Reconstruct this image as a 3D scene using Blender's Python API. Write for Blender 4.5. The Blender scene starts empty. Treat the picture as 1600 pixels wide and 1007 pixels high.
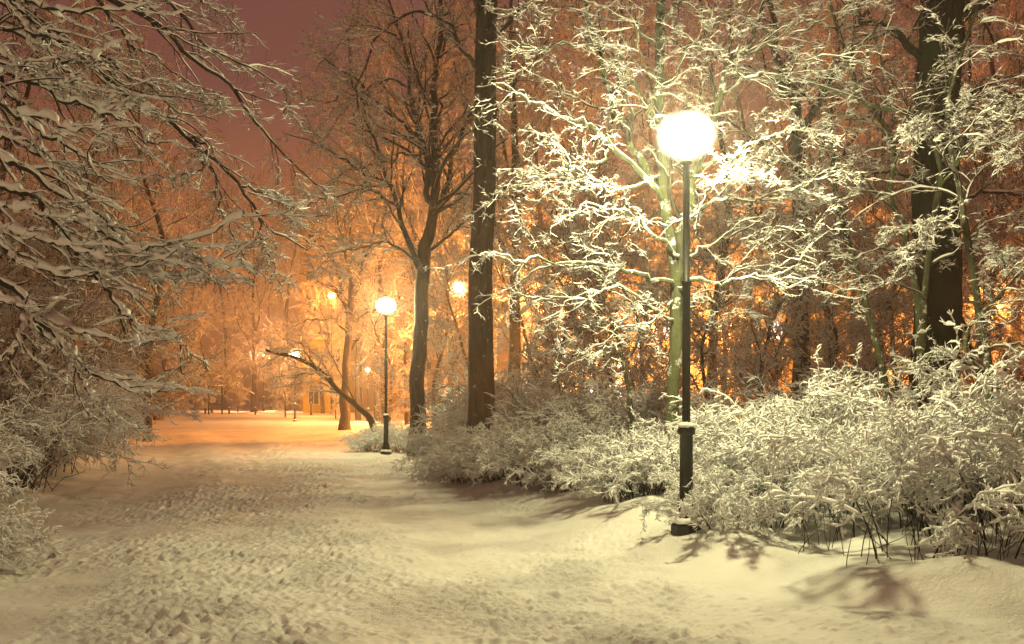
import bpy, math, random
import numpy as np

# ------------------------------------------------------------------ basics
scene = bpy.context.scene
COL = scene.collection
F = 1556.0; CX = 800.0; HY = 622.0; EYE = 1.56      # photograph's perspective (pixels of a 1600 wide picture)

def at(px, py, Y):
    return np.array(((px - CX) / F * Y, Y, EYE + (HY - py) / F * Y))

def nrm(v):
    return v / np.maximum(np.linalg.norm(v, axis=-1, keepdims=True), 1e-9)

# ------------------------------------------------------------------ materials
def mat_new(name):
    m = bpy.data.materials.new(name); m.use_nodes = True
    nt = m.node_tree; nt.nodes.clear()
    out = nt.nodes.new('ShaderNodeOutputMaterial')
    return m, nt, out

def N(nt, kind, **kw):
    n = nt.nodes.new(kind)
    for k, v in kw.items():
        if k in n.inputs: n.inputs[k].default_value = v
        else: setattr(n, k, v)
    return n

def ramp(nt, src, a, b, ca=(0, 0, 0, 1), cb=(1, 1, 1, 1)):
    r = nt.nodes.new('ShaderNodeValToRGB')
    r.color_ramp.elements[0].position = a; r.color_ramp.elements[1].position = b
    r.color_ramp.elements[0].color = ca; r.color_ramp.elements[1].color = cb
    nt.links.new(src, r.inputs[0]); return r

def noise(nt, scale, detail=3, rough=.55, coord='Object', stretch=None):
    tc = nt.nodes.new('ShaderNodeTexCoord'); src = tc.outputs[coord]
    if stretch:
        mp = nt.nodes.new('ShaderNodeMapping'); mp.inputs['Scale'].default_value = stretch
        nt.links.new(src, mp.inputs[0]); src = mp.outputs[0]
    n = N(nt, 'ShaderNodeTexNoise', Scale=scale, Detail=detail, Roughness=rough)
    nt.links.new(src, n.inputs['Vector']); return n

def snow_mat(name, col=(.82, .82, .82), bump=.35, bscale=40, rough=.62, patch=None):
    m, nt, out = mat_new(name)
    p = N(nt, 'ShaderNodeBsdfPrincipled', Roughness=rough)
    n = noise(nt, bscale, 4, .6)
    r = ramp(nt, n.outputs[0], .3, .7, tuple(c * .93 for c in col) + (1,), col + (1,))
    nt.links.new(r.outputs[0], p.inputs['Base Color'])
    b = N(nt, 'ShaderNodeBump', Strength=bump, Distance=.01)
    nt.links.new(n.outputs[0], b.inputs['Height']); nt.links.new(b.outputs[0], p.inputs['Normal'])
    nt.links.new(p.outputs[0], out.inputs[0]); return m

def bark_mat(name, c0, c1, speck=0.0, scale=9, moss=None):
    m, nt, out = mat_new(name)
    p = N(nt, 'ShaderNodeBsdfPrincipled', Roughness=.85)
    n = noise(nt, scale, 6, .65, stretch=(1, 1, .22))
    r = ramp(nt, n.outputs[0], .32, .68, c0 + (1,), c1 + (1,))
    col = r.outputs[0]
    if moss:
        n3 = noise(nt, 2.2, 4, .7)
        r3 = ramp(nt, n3.outputs[0], .40, .60)
        mx = N(nt, 'ShaderNodeMix', data_type='RGBA')
        nt.links.new(r3.outputs[0], mx.inputs[0]); nt.links.new(col, mx.inputs[6]); mx.inputs[7].default_value = moss + (1,)
        col = mx.outputs[2]
    if speck:
        n2 = noise(nt, 5, 9, .78); r2 = ramp(nt, n2.outputs[0], .66 - speck * .12, .69 - speck * .10)
        mx = N(nt, 'ShaderNodeMix', data_type='RGBA')
        nt.links.new(r2.outputs[0], mx.inputs[0]); nt.links.new(col, mx.inputs[6]); mx.inputs[7].default_value = (.7, .7, .7, 1)
        col = mx.outputs[2]
    nt.links.new(col, p.inputs['Base Color'])
    b = N(nt, 'ShaderNodeBump', Strength=1., Distance=.06)
    nt.links.new(n.outputs[0], b.inputs['Height']); nt.links.new(b.outputs[0], p.inputs['Normal'])
    nt.links.new(p.outputs[0], out.inputs[0]); return m

def twig_mat(name, bark, snow, lo=-.15, hi=.25):
    """bare twig whose upward faces carry snow"""
    m, nt, out = mat_new(name)
    p = N(nt, 'ShaderNodeBsdfPrincipled', Roughness=.75)
    g = nt.nodes.new('ShaderNodeNewGeometry'); s = nt.nodes.new('ShaderNodeSeparateXYZ')
    nt.links.new(g.outputs['True Normal'], s.inputs[0])
    n = noise(nt, 1.7, 2, .6)
    ad = N(nt, 'ShaderNodeMath', operation='ADD'); nt.links.new(s.outputs[2], ad.inputs[0])
    sb = N(nt, 'ShaderNodeMath', operation='MULTIPLY_ADD'); nt.links.new(n.outputs[0], sb.inputs[0])
    sb.inputs[1].default_value = 1.0; sb.inputs[2].default_value = -.5
    nt.links.new(sb.outputs[0], ad.inputs[1])
    mr = N(nt, 'ShaderNodeMapRange'); nt.links.new(ad.outputs[0], mr.inputs[0])
    mr.inputs[1].default_value = lo; mr.inputs[2].default_value = hi
    mx = N(nt, 'ShaderNodeMix', data_type='RGBA')
    nt.links.new(mr.outputs[0], mx.inputs[0]); mx.inputs[6].default_value = bark + (1,); mx.inputs[7].default_value = snow + (1,)
    nt.links.new(mx.outputs[2], p.inputs['Base Color']); nt.links.new(p.outputs[0], out.inputs[0]); return m

def flat_mat(name, col, rough=.5, metal=0., bump=0.):
    m, nt, out = mat_new(name)
    p = N(nt, 'ShaderNodeBsdfPrincipled', Roughness=rough, Metallic=metal)
    n = noise(nt, 12, 4, .6)
    r = ramp(nt, n.outputs[0], .3, .75, tuple(c * .8 for c in col) + (1,), tuple(min(1, c * 1.15) for c in col) + (1,))
    nt.links.new(r.outputs[0], p.inputs['Base Color'])
    if bump:
        b = N(nt, 'ShaderNodeBump', Strength=bump, Distance=.01)
        nt.links.new(n.outputs[0], b.inputs['Height']); nt.links.new(b.outputs[0], p.inputs['Normal'])
    nt.links.new(p.outputs[0], out.inputs[0]); return m

def glass_globe_mat(name, col, strength):
    """opal globe: lets its bulb's light out and glows itself"""
    m, nt, out = mat_new(name)
    t = N(nt, 'ShaderNodeBsdfTransparent'); e = N(nt, 'ShaderNodeEmission', Color=col + (1,), Strength=strength)
    lw = N(nt, 'ShaderNodeLayerWeight', Blend=.5)          # emission faded towards the rim to imitate a soft glow
    iv = N(nt, 'ShaderNodeMath', operation='SUBTRACT'); iv.inputs[0].default_value = 1; nt.links.new(lw.outputs['Facing'], iv.inputs[1])
    pw = N(nt, 'ShaderNodeMath', operation='POWER'); nt.links.new(iv.outputs[0], pw.inputs[0]); pw.inputs[1].default_value = 5.0
    ml = N(nt, 'ShaderNodeMath', operation='MULTIPLY'); nt.links.new(pw.outputs[0], ml.inputs[0]); ml.inputs[1].default_value = strength
    nt.links.new(ml.outputs[0], e.inputs['Strength'])
    a = N(nt, 'ShaderNodeAddShader')
    nt.links.new(t.outputs[0], a.inputs[0]); nt.links.new(e.outputs[0], a.inputs[1]); nt.links.new(a.outputs[0], out.inputs[0])
    try: m.cycles.emission_sampling = 'NONE'
    except Exception: pass
    return m

def emit_mat(name, col, strength):
    m, nt, out = mat_new(name)
    e = N(nt, 'ShaderNodeEmission', Color=col + (1,), Strength=strength)
    nt.links.new(e.outputs[0], out.inputs[0])
    try: m.cycles.emission_sampling = 'NONE'
    except Exception: pass
    return m

M = dict(
    snow=snow_mat('snow_on_branches'),
    snow_cap=snow_mat('snow_cap', bump=.2),
    bark=bark_mat('bark_dark', (.018, .014, .011), (.06, .047, .036)),
    bark_speck=bark_mat('bark_snow_dusted', (.014, .011, .009), (.10, .077, .06), speck=.45),
    bark_moss=bark_mat('bark_mossy', (.025, .025, .016), (.10, .10, .06), speck=.9, moss=(.085, .098, .04), scale=14),
    bark_wide=bark_mat('bark_old_trunk', (.012, .012, .008), (.05, .047, .03), speck=.3, scale=6, moss=(.035, .045, .015)),
    twig_bark=bark_mat('twig_bark', (.03, .024, .018), (.07, .055, .04)),
    twig_snow=twig_mat('snowy_twigs', (.06, .04, .03), (.78, .77, .76), -.42, .12),
    twig_thin=twig_mat('frosted_twigs', (.07, .05, .04), (.6, .57, .54), -.15, .45),
    iron=flat_mat('black_painted_iron', (.012, .014, .013), .42, .0, .25),
    wood=flat_mat('weathered_wood', (.11, .065, .035), .8, 0, .4),
    notice=flat_mat('notice_board_face', (.42, .36, .28), .7),
)

# ------------------------------------------------------------------ mesh collecting
class Geo:
    def __init__(s): s.v = []; s.f = []; s.n = 0
    def grid(s, V, closed=True):
        """V (N,K,S,3): N tubes of K rings of S points"""
        n, k, q, _ = V.shape
        idx = (np.arange(n * k * q).reshape(n, k, q) + s.n)
        a = idx[:, :-1]; b = idx[:, 1:]
        fa = np.stack([a, np.roll(a, -1, 2), np.roll(b, -1, 2), b], -1).reshape(-1, 4)
        s.v.append(V.reshape(-1, 3)); s.f.append(fa); s.n += n * k * q
    def raw(s, verts, quads):
        verts = np.asarray(verts, float); s.v.append(verts); s.f.append(np.asarray(quads, int) + s.n); s.n += len(verts)
    def box(s, c, d, rz=0.):
        x, y, z = [e / 2 for e in d]
        v = np.array([(-x, -y, -z), (x, -y, -z), (x, y, -z), (-x, y, -z), (-x, -y, z), (x, -y, z), (x, y, z), (-x, y, z)])
        cs, sn = math.cos(rz), math.sin(rz)
        v = np.stack([v[:, 0] * cs - v[:, 1] * sn, v[:, 0] * sn + v[:, 1] * cs, v[:, 2]], 1) + np.array(c)
        s.raw(v, [(0, 3, 2, 1), (4, 5, 6, 7), (0, 1, 5, 4), (1, 2, 6, 5), (2, 3, 7, 6), (3, 0, 4, 7)])
    def lathe(s, prof, seg=24, c=(0, 0, 0), jit=0., rng=None):
        a = np.linspace(0, 2 * math.pi, seg, endpoint=False)
        pr = np.array(prof, float)
        V = np.stack([pr[:, 0][:, None] * np.cos(a), pr[:, 0][:, None] * np.sin(a), np.repeat(pr[:, 1][:, None], seg, 1)], -1)
        if jit: V[..., 2] += rng.normal(0, jit, V.shape[:2]); V[..., :2] *= 1 + rng.normal(0, jit * 3, V.shape[:2] + (1,))
        s.grid((V + np.array(c))[None])
    def build(s, name, mat, parent=None, origin=(0, 0, 0), smooth=True):
        v = np.concatenate(s.v) - np.array(origin); f = np.concatenate(s.f)
        me = bpy.data.meshes.new(name)
        me.vertices.add(len(v)); me.vertices.foreach_set('co', v.astype(np.float32).ravel())
        me.loops.add(f.size); me.loops.foreach_set('vertex_index', f.astype(np.int32).ravel())
        me.polygons.add(len(f)); me.polygons.foreach_set('loop_start', np.arange(0, f.size, 4, dtype=np.int32))
        me.polygons.foreach_set('loop_total', np.full(len(f), 4, np.int32))
        me.polygons.foreach_set('use_smooth', np.full(len(f), smooth, bool))
        me.update(calc_edges=True); me.materials.append(mat)
        o = bpy.data.objects.new(name, me); COL.objects.link(o)
        if parent is not None: o.parent = parent
        return o

def empty(name, loc, label, cat, group=None, rz=0.):
    o = bpy.data.objects.new(name, None); COL.objects.link(o); o.location = tuple(loc); o.rotation_euler = (0, 0, rz)
    o.empty_display_size = .3
    o['label'] = label; o['category'] = cat
    if group: o['group'] = group
    return o

def dup(root, loc, rz, sc, label, group=None):
    r = root.copy(); COL.objects.link(r); r.location = tuple(loc); r.rotation_euler = (0, 0, rz); r.scale = sc if hasattr(sc, '__len__') else (sc,) * 3
    r['label'] = label
    if group: r['group'] = group
    for ch in list(root.children):
        c = ch.copy(); COL.objects.link(c); c.parent = r
        for g in ch.children:
            d = g.copy(); COL.objects.link(d); d.parent = c
    return r

# ------------------------------------------------------------------ branches (all vectorised)
def frames(P):
    T = nrm(np.gradient(P, axis=1))
    m = np.abs(nrm(P[:, -1] - P[:, 0])[:, 2]) > .93
    ref = np.where(m[:, None], np.array((1., .2, 0)), np.array((0., 0, 1.)))[:, None, :]
    n1 = nrm(np.cross(T, ref)); n2 = np.cross(n1, T)
    return T, n1, n2          # n2 points up for flat branches

def tube(geo, P, R, sides):
    _, n1, n2 = frames(P)
    a = np.linspace(0, 2 * math.pi, sides, endpoint=False) + math.pi / 2
    V = P[:, :, None] + R[:, :, None, None] * (np.cos(a)[:, None] * n1[:, :, None] + np.sin(a)[:, None] * n2[:, :, None])
    geo.grid(V)

def snowtube(geo, rng, P, R, s0, sides=5, lump=.5, wid=.66, steep=1.0):
    T, n1, n2 = frames(P)
    n, k = R.shape
    f = np.clip(1 - steep * np.abs(T[..., 2]) ** 2.2, 0.0, 1) * (1 - .5 * np.linspace(0, 1, k)[None] ** 1.5)
    lf = rng.normal(0, 1, (n, k)); lf = (lf + np.roll(lf, 1, 1)) * .6
    s = s0 * f * np.clip(1 + lump * lf, .12, 2.2)
    s = s * rng.uniform(.65, 1.25, (n, 1))
    s[:, 0] *= .75; s[:, -1] *= .6
    w = np.where(s > 1e-4, R * .85 * np.clip(f * 1.6, 0, 1) + s * wid, 0)
    up = n2 * .6 + np.array((0, 0, .4)); up = nrm(up)
    c = P + up * (R * .55 + s * .45)[..., None] + n1 * (s * .15 * rng.normal(0, 1, (n, k)))[..., None]
    a = np.linspace(0, 2 * math.pi, sides, endpoint=False) + math.pi / 2
    V = c[:, :, None] + (w[:, :, None, None] * np.cos(a)[:, None]) * n1[:, :, None] + (s[:, :, None, None] * np.sin(a)[:, None]) * up[:, :, None]
    geo.grid(V)

def kids(rng, P, R, n, ang=(35, 70), ratio=.5, K=6, t0=.15, t1=.98, wob=.18, trop=(0, 0, 0), flat=1., rr=.55, rmin=.002, tip=.3, fall=.5, lens=None, curl=0.):
    Np, Kp, _ = P.shape
    t = t0 + (t1 - t0) * (np.arange(n)[None] + rng.uniform(0, 1, (Np, n))) / n
    x = t * (Kp - 1); i = np.clip(x.astype(int), 0, Kp - 2); fr = (x - i)[..., None]
    r = np.arange(Np)[:, None]
    A = P[r, i]; B = P[r, i + 1]; pos = A + (B - A) * fr
    tan = nrm(B - A)
    rad = R[r, i] + (R[r, i + 1] - R[r, i]) * fr[..., 0]
    L = np.linalg.norm(np.diff(P, axis=1), axis=-1).sum(1)[:, None]
    v = rng.normal(0, 1, (Np, n, 3)); v[..., 2] *= flat
    v = nrm(v - (v * tan).sum(-1, keepdims=True) * tan); v[..., 2] *= flat; v = nrm(v)
    a = np.radians(rng.uniform(ang[0], ang[1], (Np, n)))[..., None]
    d = nrm(np.cos(a) * tan + np.sin(a) * v)
    ln = (L * ratio * (1 - fall * t) if lens is None else np.full((Np, n), lens)) * rng.uniform(.45, 1.25, (Np, n))
    pos = pos.reshape(-1, 3); d = d.reshape(-1, 3); ln = ln.reshape(-1); rad = rad.reshape(-1)
    M_ = len(pos); C = np.empty((M_, K, 3)); C[:, 0] = pos
    tr = np.array(trop); st = (ln / (K - 1))[:, None]
    cv = rng.normal(0, 1, (M_, 3)) * curl
    for k in range(1, K):
        C[:, k] = C[:, k - 1] + d * st
        d = nrm(d + rng.normal(0, wob, (M_, 3)) + tr + cv)
    r0 = np.maximum(rad * rr, rmin)[:, None]
    CR = r0 * (1 - (1 - tip) * np.linspace(0, 1, K))[None]
    return C, np.maximum(CR, rmin * .6)

def spline(pts, K, rng=None, wob=0.):
    """smooth curve through points, K samples"""
    p = np.array(pts, float); n = len(p)
    q = np.concatenate([[2 * p[0] - p[1]], p, [2 * p[-1] - p[-2]]])
    u = np.linspace(0, n - 1 - 1e-6, K); i = u.astype(int); f = (u - i)[:, None]
    a, b, c, d = q[i], q[i + 1], q[i + 2], q[i + 3]
    o = .5 * ((2 * b) + (c - a) * f + (2 * a - 5 * b + 4 * c - d) * f ** 2 + (3 * b - a - 3 * c + d) * f ** 3)
    if rng is not None and wob:
        w = rng.normal(0, wob, o.shape); w = (w + np.roll(w, 1, 0) + np.roll(w, -1, 0)) / 1.7
        w[0] = 0; o = o + w
    return o

def limb_px(rng, pts, Y0, Y1, K=26, wob=.02):
    n = len(pts); P = [at(x, y, Y0 + (Y1 - Y0) * i / (n - 1)) for i, (x, y) in enumerate(pts)]
    return spline(P, K, rng, wob)

# ------------------------------------------------------------------ ground
def vnoise(x, y, seed):
    xi = np.floor(x).astype(np.int64); yi = np.floor(y).astype(np.int64)
    fx = x - xi; fy = y - yi; fx = fx * fx * (3 - 2 * fx); fy = fy * fy * (3 - 2 * fy)
    def h(a, b):
        k = (a * 374761393 + b * 668265263 + seed * 982451653) & 0x7fffffff
        k = ((k ^ (k >> 13)) * 1274126177) & 0x7fffffff
        return ((k ^ (k >> 16)) & 0xffff) / 65535.
    return (h(xi, yi) * (1 - fx) + h(xi + 1, yi) * fx) * (1 - fy) + (h(xi, yi + 1) * (1 - fx) + h(xi + 1, yi + 1) * fx) * fy - .5

XR_Y = [-20, 3, 6.4, 7.6, 9.2, 10.6, 15, 22.5, 27, 29.5, 32, 40, 60, 400]
XR_X = [9, 5.6, 3.7, 2.1, .9, .35, -.55, -1.75, -2.9, -3.9, -5.0, -7, -7, -7]
XL_Y = [-20, 3, 9.4, 11.7, 20.6, 31, 60, 400]
XL_X = [-3, -4.2, -5.1, -5.9, -8.2, -11.8, -24, -24]

def sm(t): t = np.clip(t, 0, 1); return t * t * (3 - 2 * t)

def ground_base(x, y):
    xr = np.interp(y, XR_Y, XR_X); xl = np.interp(y, XL_Y, XL_X)
    near = 1 - sm((y - 36) / 20)
    wob = vnoise(x * .0 + y * .45, y * .2, 3) * .5
    rb = sm((x - xr - wob + .1) / 1.7); lb = sm((xl - x + wob + .2) / 1.6)
    h = (.26 * rb + .16 * lb) * (.25 + .75 * near)
    h = h + (rb + lb * .8) * (.40 * vnoise(x * .6, y * .6, 11) + .27 * vnoise(x * 1.4, y * 1.4, 12) + .03 * vnoise(x * 4, y * 4, 17))
    h = h + .06 * vnoise(x * .3, y * .3, 13) * near
    return h, rb, lb

def ground_z(x, y):
    return float(ground_base(np.array([float(x)]), np.array([float(y)]))[0][0])

def make_ground():
    rng = np.random.default_rng(4)
    xs = np.concatenate([np.array([-500, -300, -180, -110, -70, -50]), np.arange(-40, -14, .8), np.arange(-14, -7.5, .08), np.arange(-7.5, -5.5, .03), np.arange(-5.5, 4.6, .0165), np.arange(4.6, 14, .11), np.arange(14, 40, 1.), np.array([50, 70, 110, 180, 300, 500])])
    ys = [-60., -30, -18, -12, -9, -6, -3, 0, 2, 3.5, 4.5, 5.2]
    y = 5.6
    while y < 60: ys.append(y); y += max(.0145, .00022 * y * y + .0006 * y)
    while y < 900: ys.append(y); y *= 1.04
    ys = np.array(ys)
    X, Y = np.meshgrid(xs, ys)
    H, rb, lb = ground_base(X, Y)
    path = (1 - np.clip(rb + lb, 0, 1)) * (1 - sm((Y - 42) / 20))
    ul = (X - np.interp(Y, XL_Y, XL_X)) / (np.interp(Y, XR_Y, XR_X) - np.interp(Y, XL_Y, XL_X)) + .05 * vnoise(Y * .35, Y * .1, 64)
    lane = 1.1 - .75 * np.exp(-((ul - .47) / .06) ** 2) - .65 * np.exp(-((ul - .78) / .05) ** 2) - .6 * np.exp(-((ul - .16) / .05) ** 2)
    clump = lane * 1.6 * sm(vnoise(X * 1.1, Y * .6, 51) * 2.4 + .5)
    H = H + path * (.020 * vnoise(X * 5, Y * 5, 21) + (.15 + .85 * clump) * (.014 * vnoise(X * 11, Y * 10, 22) + .026 * vnoise(X * 21, Y * 19, 23) * (vnoise(X * 7, Y * 7, 28) + .7) + .022 * vnoise(X * 37 + Y * 5, Y * 35, 24) * (.8 + vnoise(X * 9, Y * 9, 29)) + .010 * vnoise(X * 60, Y * 60, 27)))
    H = H + (1 - path) * (Y < 40) * (.006 * vnoise(X * 18, Y * 18, 25) + .010 * vnoise(X * 6, Y * 6, 26))
    u_ = (X - np.interp(Y, XL_Y, XL_X)) / (np.interp(Y, XR_Y, XR_X) - np.interp(Y, XL_Y, XL_X)) + .03 * vnoise(X * 0 + Y * .5, Y * .1, 61)
    H = H + path * (.030 * np.cos(u_ * 6.283 * 3.2) * (.6 + vnoise(X * .4, Y * .25, 62)) + .02 * vnoise(u_ * 34, Y * .7, 63))
    # footprints and small kicked-up lumps
    m = 7000
    fy = 5.8 + 34 * rng.uniform(0, 1, m) ** 1.5
    xr = np.interp(fy, XR_Y, XR_X); xl = np.interp(fy, XL_Y, XL_X)
    u = np.clip(rng.normal(.52, .24, m), .03, 1.02)
    fx = xl + (xr - xl) * u
    for i in range(m):
        i0, j0 = np.searchsorted(xs, fx[i]), np.searchsorted(ys, fy[i])
        a = math.atan2(1, -.28) + rng.normal(0, .22) + (math.pi / 2 if rng.random() < .06 else 0)
        L_, W_ = (.14 * rng.uniform(.8, 1.15), .05 * rng.uniform(.8, 1.2)) if rng.random() < .4 else (.035 * rng.uniform(.7, 1.8), .028 * rng.uniform(.7, 1.4))
        i0, i1 = np.searchsorted(xs, (fx[i] - .3, fx[i] + .3)); j0, j1 = np.searchsorted(ys, (fy[i] - .3, fy[i] + .3))
        if i1 <= i0 or j1 <= j0: continue
        dx = X[j0:j1, i0:i1] - fx[i]; dy = Y[j0:j1, i0:i1] - fy[i]
        p = (dx * math.cos(a) + dy * math.sin(a)) / L_; q = (-dx * math.sin(a) + dy * math.cos(a)) / W_
        r2 = (p * p + q * q)
        fd = rng.uniform(.1, 1.) * (.45 if fy[i] < 13 else .8) * (.25 + .75 * clump[min(j0, len(ys) - 1), min(i0, len(xs) - 1)]); fd = fd * (1.9 if rng.random() < .22 else .7); H[j0:j1, i0:i1] += -.026 * fd * np.exp(-r2 ** 3) + .012 * fd * np.exp(-((np.sqrt(r2) - 1.35) / .3) ** 2)
    m = 7000
    fy = 5.8 + 20 * rng.uniform(0, 1, m) ** 1.6
    xr = np.interp(fy, XR_Y, XR_X); xl = np.interp(fy, XL_Y, XL_X)
    fx = np.where(rng.random(m) < .5, xr - np.abs(rng.normal(0, .8, m)), xl + (xr - xl) * rng.uniform(0, 1, m))
    for i in range(m):
        s = .010 + .026 * rng.random() ** 3
        i0, i1 = np.searchsorted(xs, (fx[i] - .15, fx[i] + .15)); j0, j1 = np.searchsorted(ys, (fy[i] - .15, fy[i] + .15))
        if i1 <= i0 or j1 <= j0: continue
        r2 = ((X[j0:j1, i0:i1] - fx[i]) ** 2 + (Y[j0:j1, i0:i1] - fy[i]) ** 2) / s ** 2
        H[j0:j1, i0:i1] += s * .4 * np.exp(-r2 ** 1.5)
    g = Geo()
    ny, nx = X.shape
    idx = np.arange(nx * ny).reshape(ny, nx)
    f = np.stack([idx[:-1, :-1], idx[:-1, 1:], idx[1:, 1:], idx[1:, :-1]], -1).reshape(-1, 4)
    g.v.append(np.stack([X, Y, H], -1).reshape(-1, 3)); g.f.append(f)
    m_, nt, out = mat_new('trampled_snow')
    p = N(nt, 'ShaderNodeBsdfPrincipled', Roughness=.6)
    n1 = noise(nt, 1.1, 5, .6); n2 = noise(nt, 26, 6, .72); n3 = noise(nt, 130, 3, .6)
    r = ramp(nt, n1.outputs[0], .3, .7, (.70, .68, .65, 1), (.84, .83, .82, 1))
    nt.links.new(r.outputs[0], p.inputs['Base Color'])
    b = N(nt, 'ShaderNodeBump', Distance=.034); nm = noise(nt, .9, 2, .5); rm = ramp(nt, nm.outputs[0], .40, .62, (.22, .22, .22, 1), (1, 1, 1, 1)); nt.links.new(rm.outputs[0], b.inputs['Strength']); b2 = N(nt, 'ShaderNodeBump', Strength=.4, Distance=.006)
    nt.links.new(n2.outputs[0], b.inputs['Height']); nt.links.new(n3.outputs[0], b2.inputs['Height'])
    nt.links.new(b.outputs[0], b2.inputs['Normal']); nt.links.new(b2.outputs[0], p.inputs['Normal'])
    nt.links.new(p.outputs[0], out.inputs[0])
    o = g.build('snowy_ground', m_); o['kind'] = 'structure'
    return o
make_ground()

# ------------------------------------------------------------------ street lamps
def bulb(parent, z, col, watt, rad, name='bulb'):
    l = bpy.data.lights.new(name, 'POINT'); l.color = col; l.energy = watt; l.shadow_soft_size = rad
    o = bpy.data.objects.new(name, l); COL.objects.link(o); o.parent = parent; o.location = (0, 0, z)
    return o

WHITE = (1., .92, .46); SODIUM = (1., .33, .06); WARM = (1., .62, .24)
G_WHITE = glass_globe_mat('globe_white_lit', (1., .95, .74), 10)
G_WARM = glass_globe_mat('globe_warm_lit', (1., .74, .33), 9)
G_SOD = glass_globe_mat('globe_sodium_lit', (1., .55, .16), 9)

def street_lamp(x, y, H, col, gm, watt, label, group, gr=.25, zg=None, rad=.2, detail=True):
    z0 = (ground_z(x, y) if zg is None else zg) - .03
    t = empty('street_lamp', (x, y, z0), label, 'street lamp', group)
    rng = np.random.default_rng(int(abs(x * 100)) + 1)
    g = Geo()
    if detail:
        g.lathe([(0, 0), (.155, 0), (.155, .09), (.15, .10), (.11, .13), (.0, .13)], 8); 
        g.build('base', M['iron'], t, smooth=False)
        g = Geo(); g.lathe([(.0, .132), (.152, .115), (.158, .13), (.14, .165), (.10, .175), (.088, .20), (0, .2)], 22, jit=.006, rng=rng); g.build('snow_cap', M['snow_cap'], t)
    k = H / 4.1
    g = Geo(); a = .08
    g.lathe([(0, .10), (a * 1.5, .10), (a * 1.35, .20), (a * 1.05, .30), (a * 1.1, .33), (a * .85, .35), (a * .82, 1.02 * k), (a * 1.12, 1.03 * k), (a * 1.12, 1.08 * k), (a * .7, 1.12 * k), (0, 1.13 * k)], 20)
    g.build('lower_column', M['iron'], t)
    g = Geo(); g.lathe([(.042, 1.1 * k), (.041, 2.55 * k), (.050, 2.555 * k), (.050, 2.60 * k), (.037, 2.61 * k), (.035, H - gr * .9), (.065, H - gr * .85), (.075, H - gr * .8), (0, H - gr * .79)], 16)
    g.build('shaft', M['iron'], t)
    g = Geo(); g.lathe([(0, 1.115 * k), (.085, 1.10 * k), (.08, 1.125 * k), (.05, 1.15 * k), (0, 1.155 * k)], 16, jit=.005, rng=rng);
    g.build('snow_ring', M['snow_cap'], t)
    g = Geo(); th = np.linspace(-math.pi / 2 * .94, math.pi / 2, 17)
    g.lathe([(max(gr * math.cos(q), .0005), H + gr * .84 * math.sin(q)) for q in th], 32)
    g.build('globe', gm, t)
    g = Geo(); g.lathe([(0, H + gr * .87), (gr * .14, H + gr * .86), (gr * .13, H + gr * .80), (0, H + gr * .79)], 16); g.build('cap', M['iron'], t)
    if detail:      # added plate hidden in the globe top, keeps light off the branches above
        g = Geo(); g.lathe([(0, H + gr * .62), (gr * .66, H + gr * .50), (gr * .64, H + gr * .47), (0, H + gr * .55)], 24); g.build('uplight_blocker', M['notice'], t)
    bulb(t, H, col, watt, rad)
    return t

LR = 'street lamps along the right side of the snowy path'
street_lamp(1.75, 10.0, 4.0, WHITE, G_WHITE, 1060, 'nearest and largest lit street lamp, black post on the snow bank amid bright branches', LR, gr=.33)
street_lamp(-3.44, 27.2, 4.1, WHITE, G_WHITE, 900, 'white lit street lamp on a slim dark post left of the forked tree', LR, gr=.33)
FL = 'orange lit lamps deeper in the park'
street_lamp(-2.3, 41., 6.0, SODIUM, G_WARM, 4600, 'yellow orange lamp glowing just left of the tall straight trunk', FL, gr=.55, zg=.05)
street_lamp(at(461, 552, 66)[0], 66., 4.5, (1., .40, .10), G_WARM, 1500, 'far warm lamp above the end of the leaning branch', FL, gr=.5, zg=0)
street_lamp(at(518, 462, 95)[0], 95., 11.3, SODIUM, G_SOD, 6500, 'tall distant orange lamp seen left of the mid trunk, high above the square', FL, gr=.45, zg=0)
far = [(918, 567, 58, G_WHITE, WARM, 1500, 'small white lamp low in the thicket, left one of the pair behind the shrubs'),
       (968, 572, 60, G_WHITE, SODIUM, 2600, 'small lamp shining low through the thicket just left of the mossy tree'),
       (1135, 524, 52, G_WHITE, SODIUM, 4200, 'white lamp shining through twigs right of the nearest lamp post'),
       (1133, 590, 70, G_WARM, SODIUM, 3000, 'low warm lamp in front of the yellow lit house'),
       (1374, 577, 55, G_WHITE, SODIUM, 3600, 'bright low lamp shining behind the slanting green stem'),
       (1020, 512, 62, G_SOD, SODIUM, 4200, 'tiny orange lamp just left of the mossy trunk'),
       (575, 577, 62, G_WARM, WARM, 2200, 'low warm lamp between the mid trunk and the second street lamp'),
       (412, 556, 108, G_WHITE, (1., .42, .17), 9000, 'faint pinkish lamp far across the square right of the notice board'),
       (486, 572, 84, G_WARM, (1., .44, .10), 2400, 'pale lamp on the far square just below and right of the far warm lamp'),
       (1560, 480, 46, G_SOD, SODIUM, 3800, 'orange lamp glowing deep in the trees at the right edge'),
       (840, 470, 50, G_SOD, SODIUM, 4500, 'orange lamp behind the twigs right of the tall straight trunk')]
street_lamp(-7.6, -3.5, 4.2, WHITE, G_WHITE, 900, 'added fill lamp, out of view behind the camera on the left verge', LR, gr=.33)  # unseen lamp added as fill for the left boughs and foreground
for (px, py, Y, gm, col, w, lab) in far:
    p = at(px, py, Y)
    street_lamp(p[0], Y, p[2], col, gm, w * (3.8 if px > 640 else .9), lab, FL, gr=.24, zg=0.03, rad=.25, detail=False)

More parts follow.
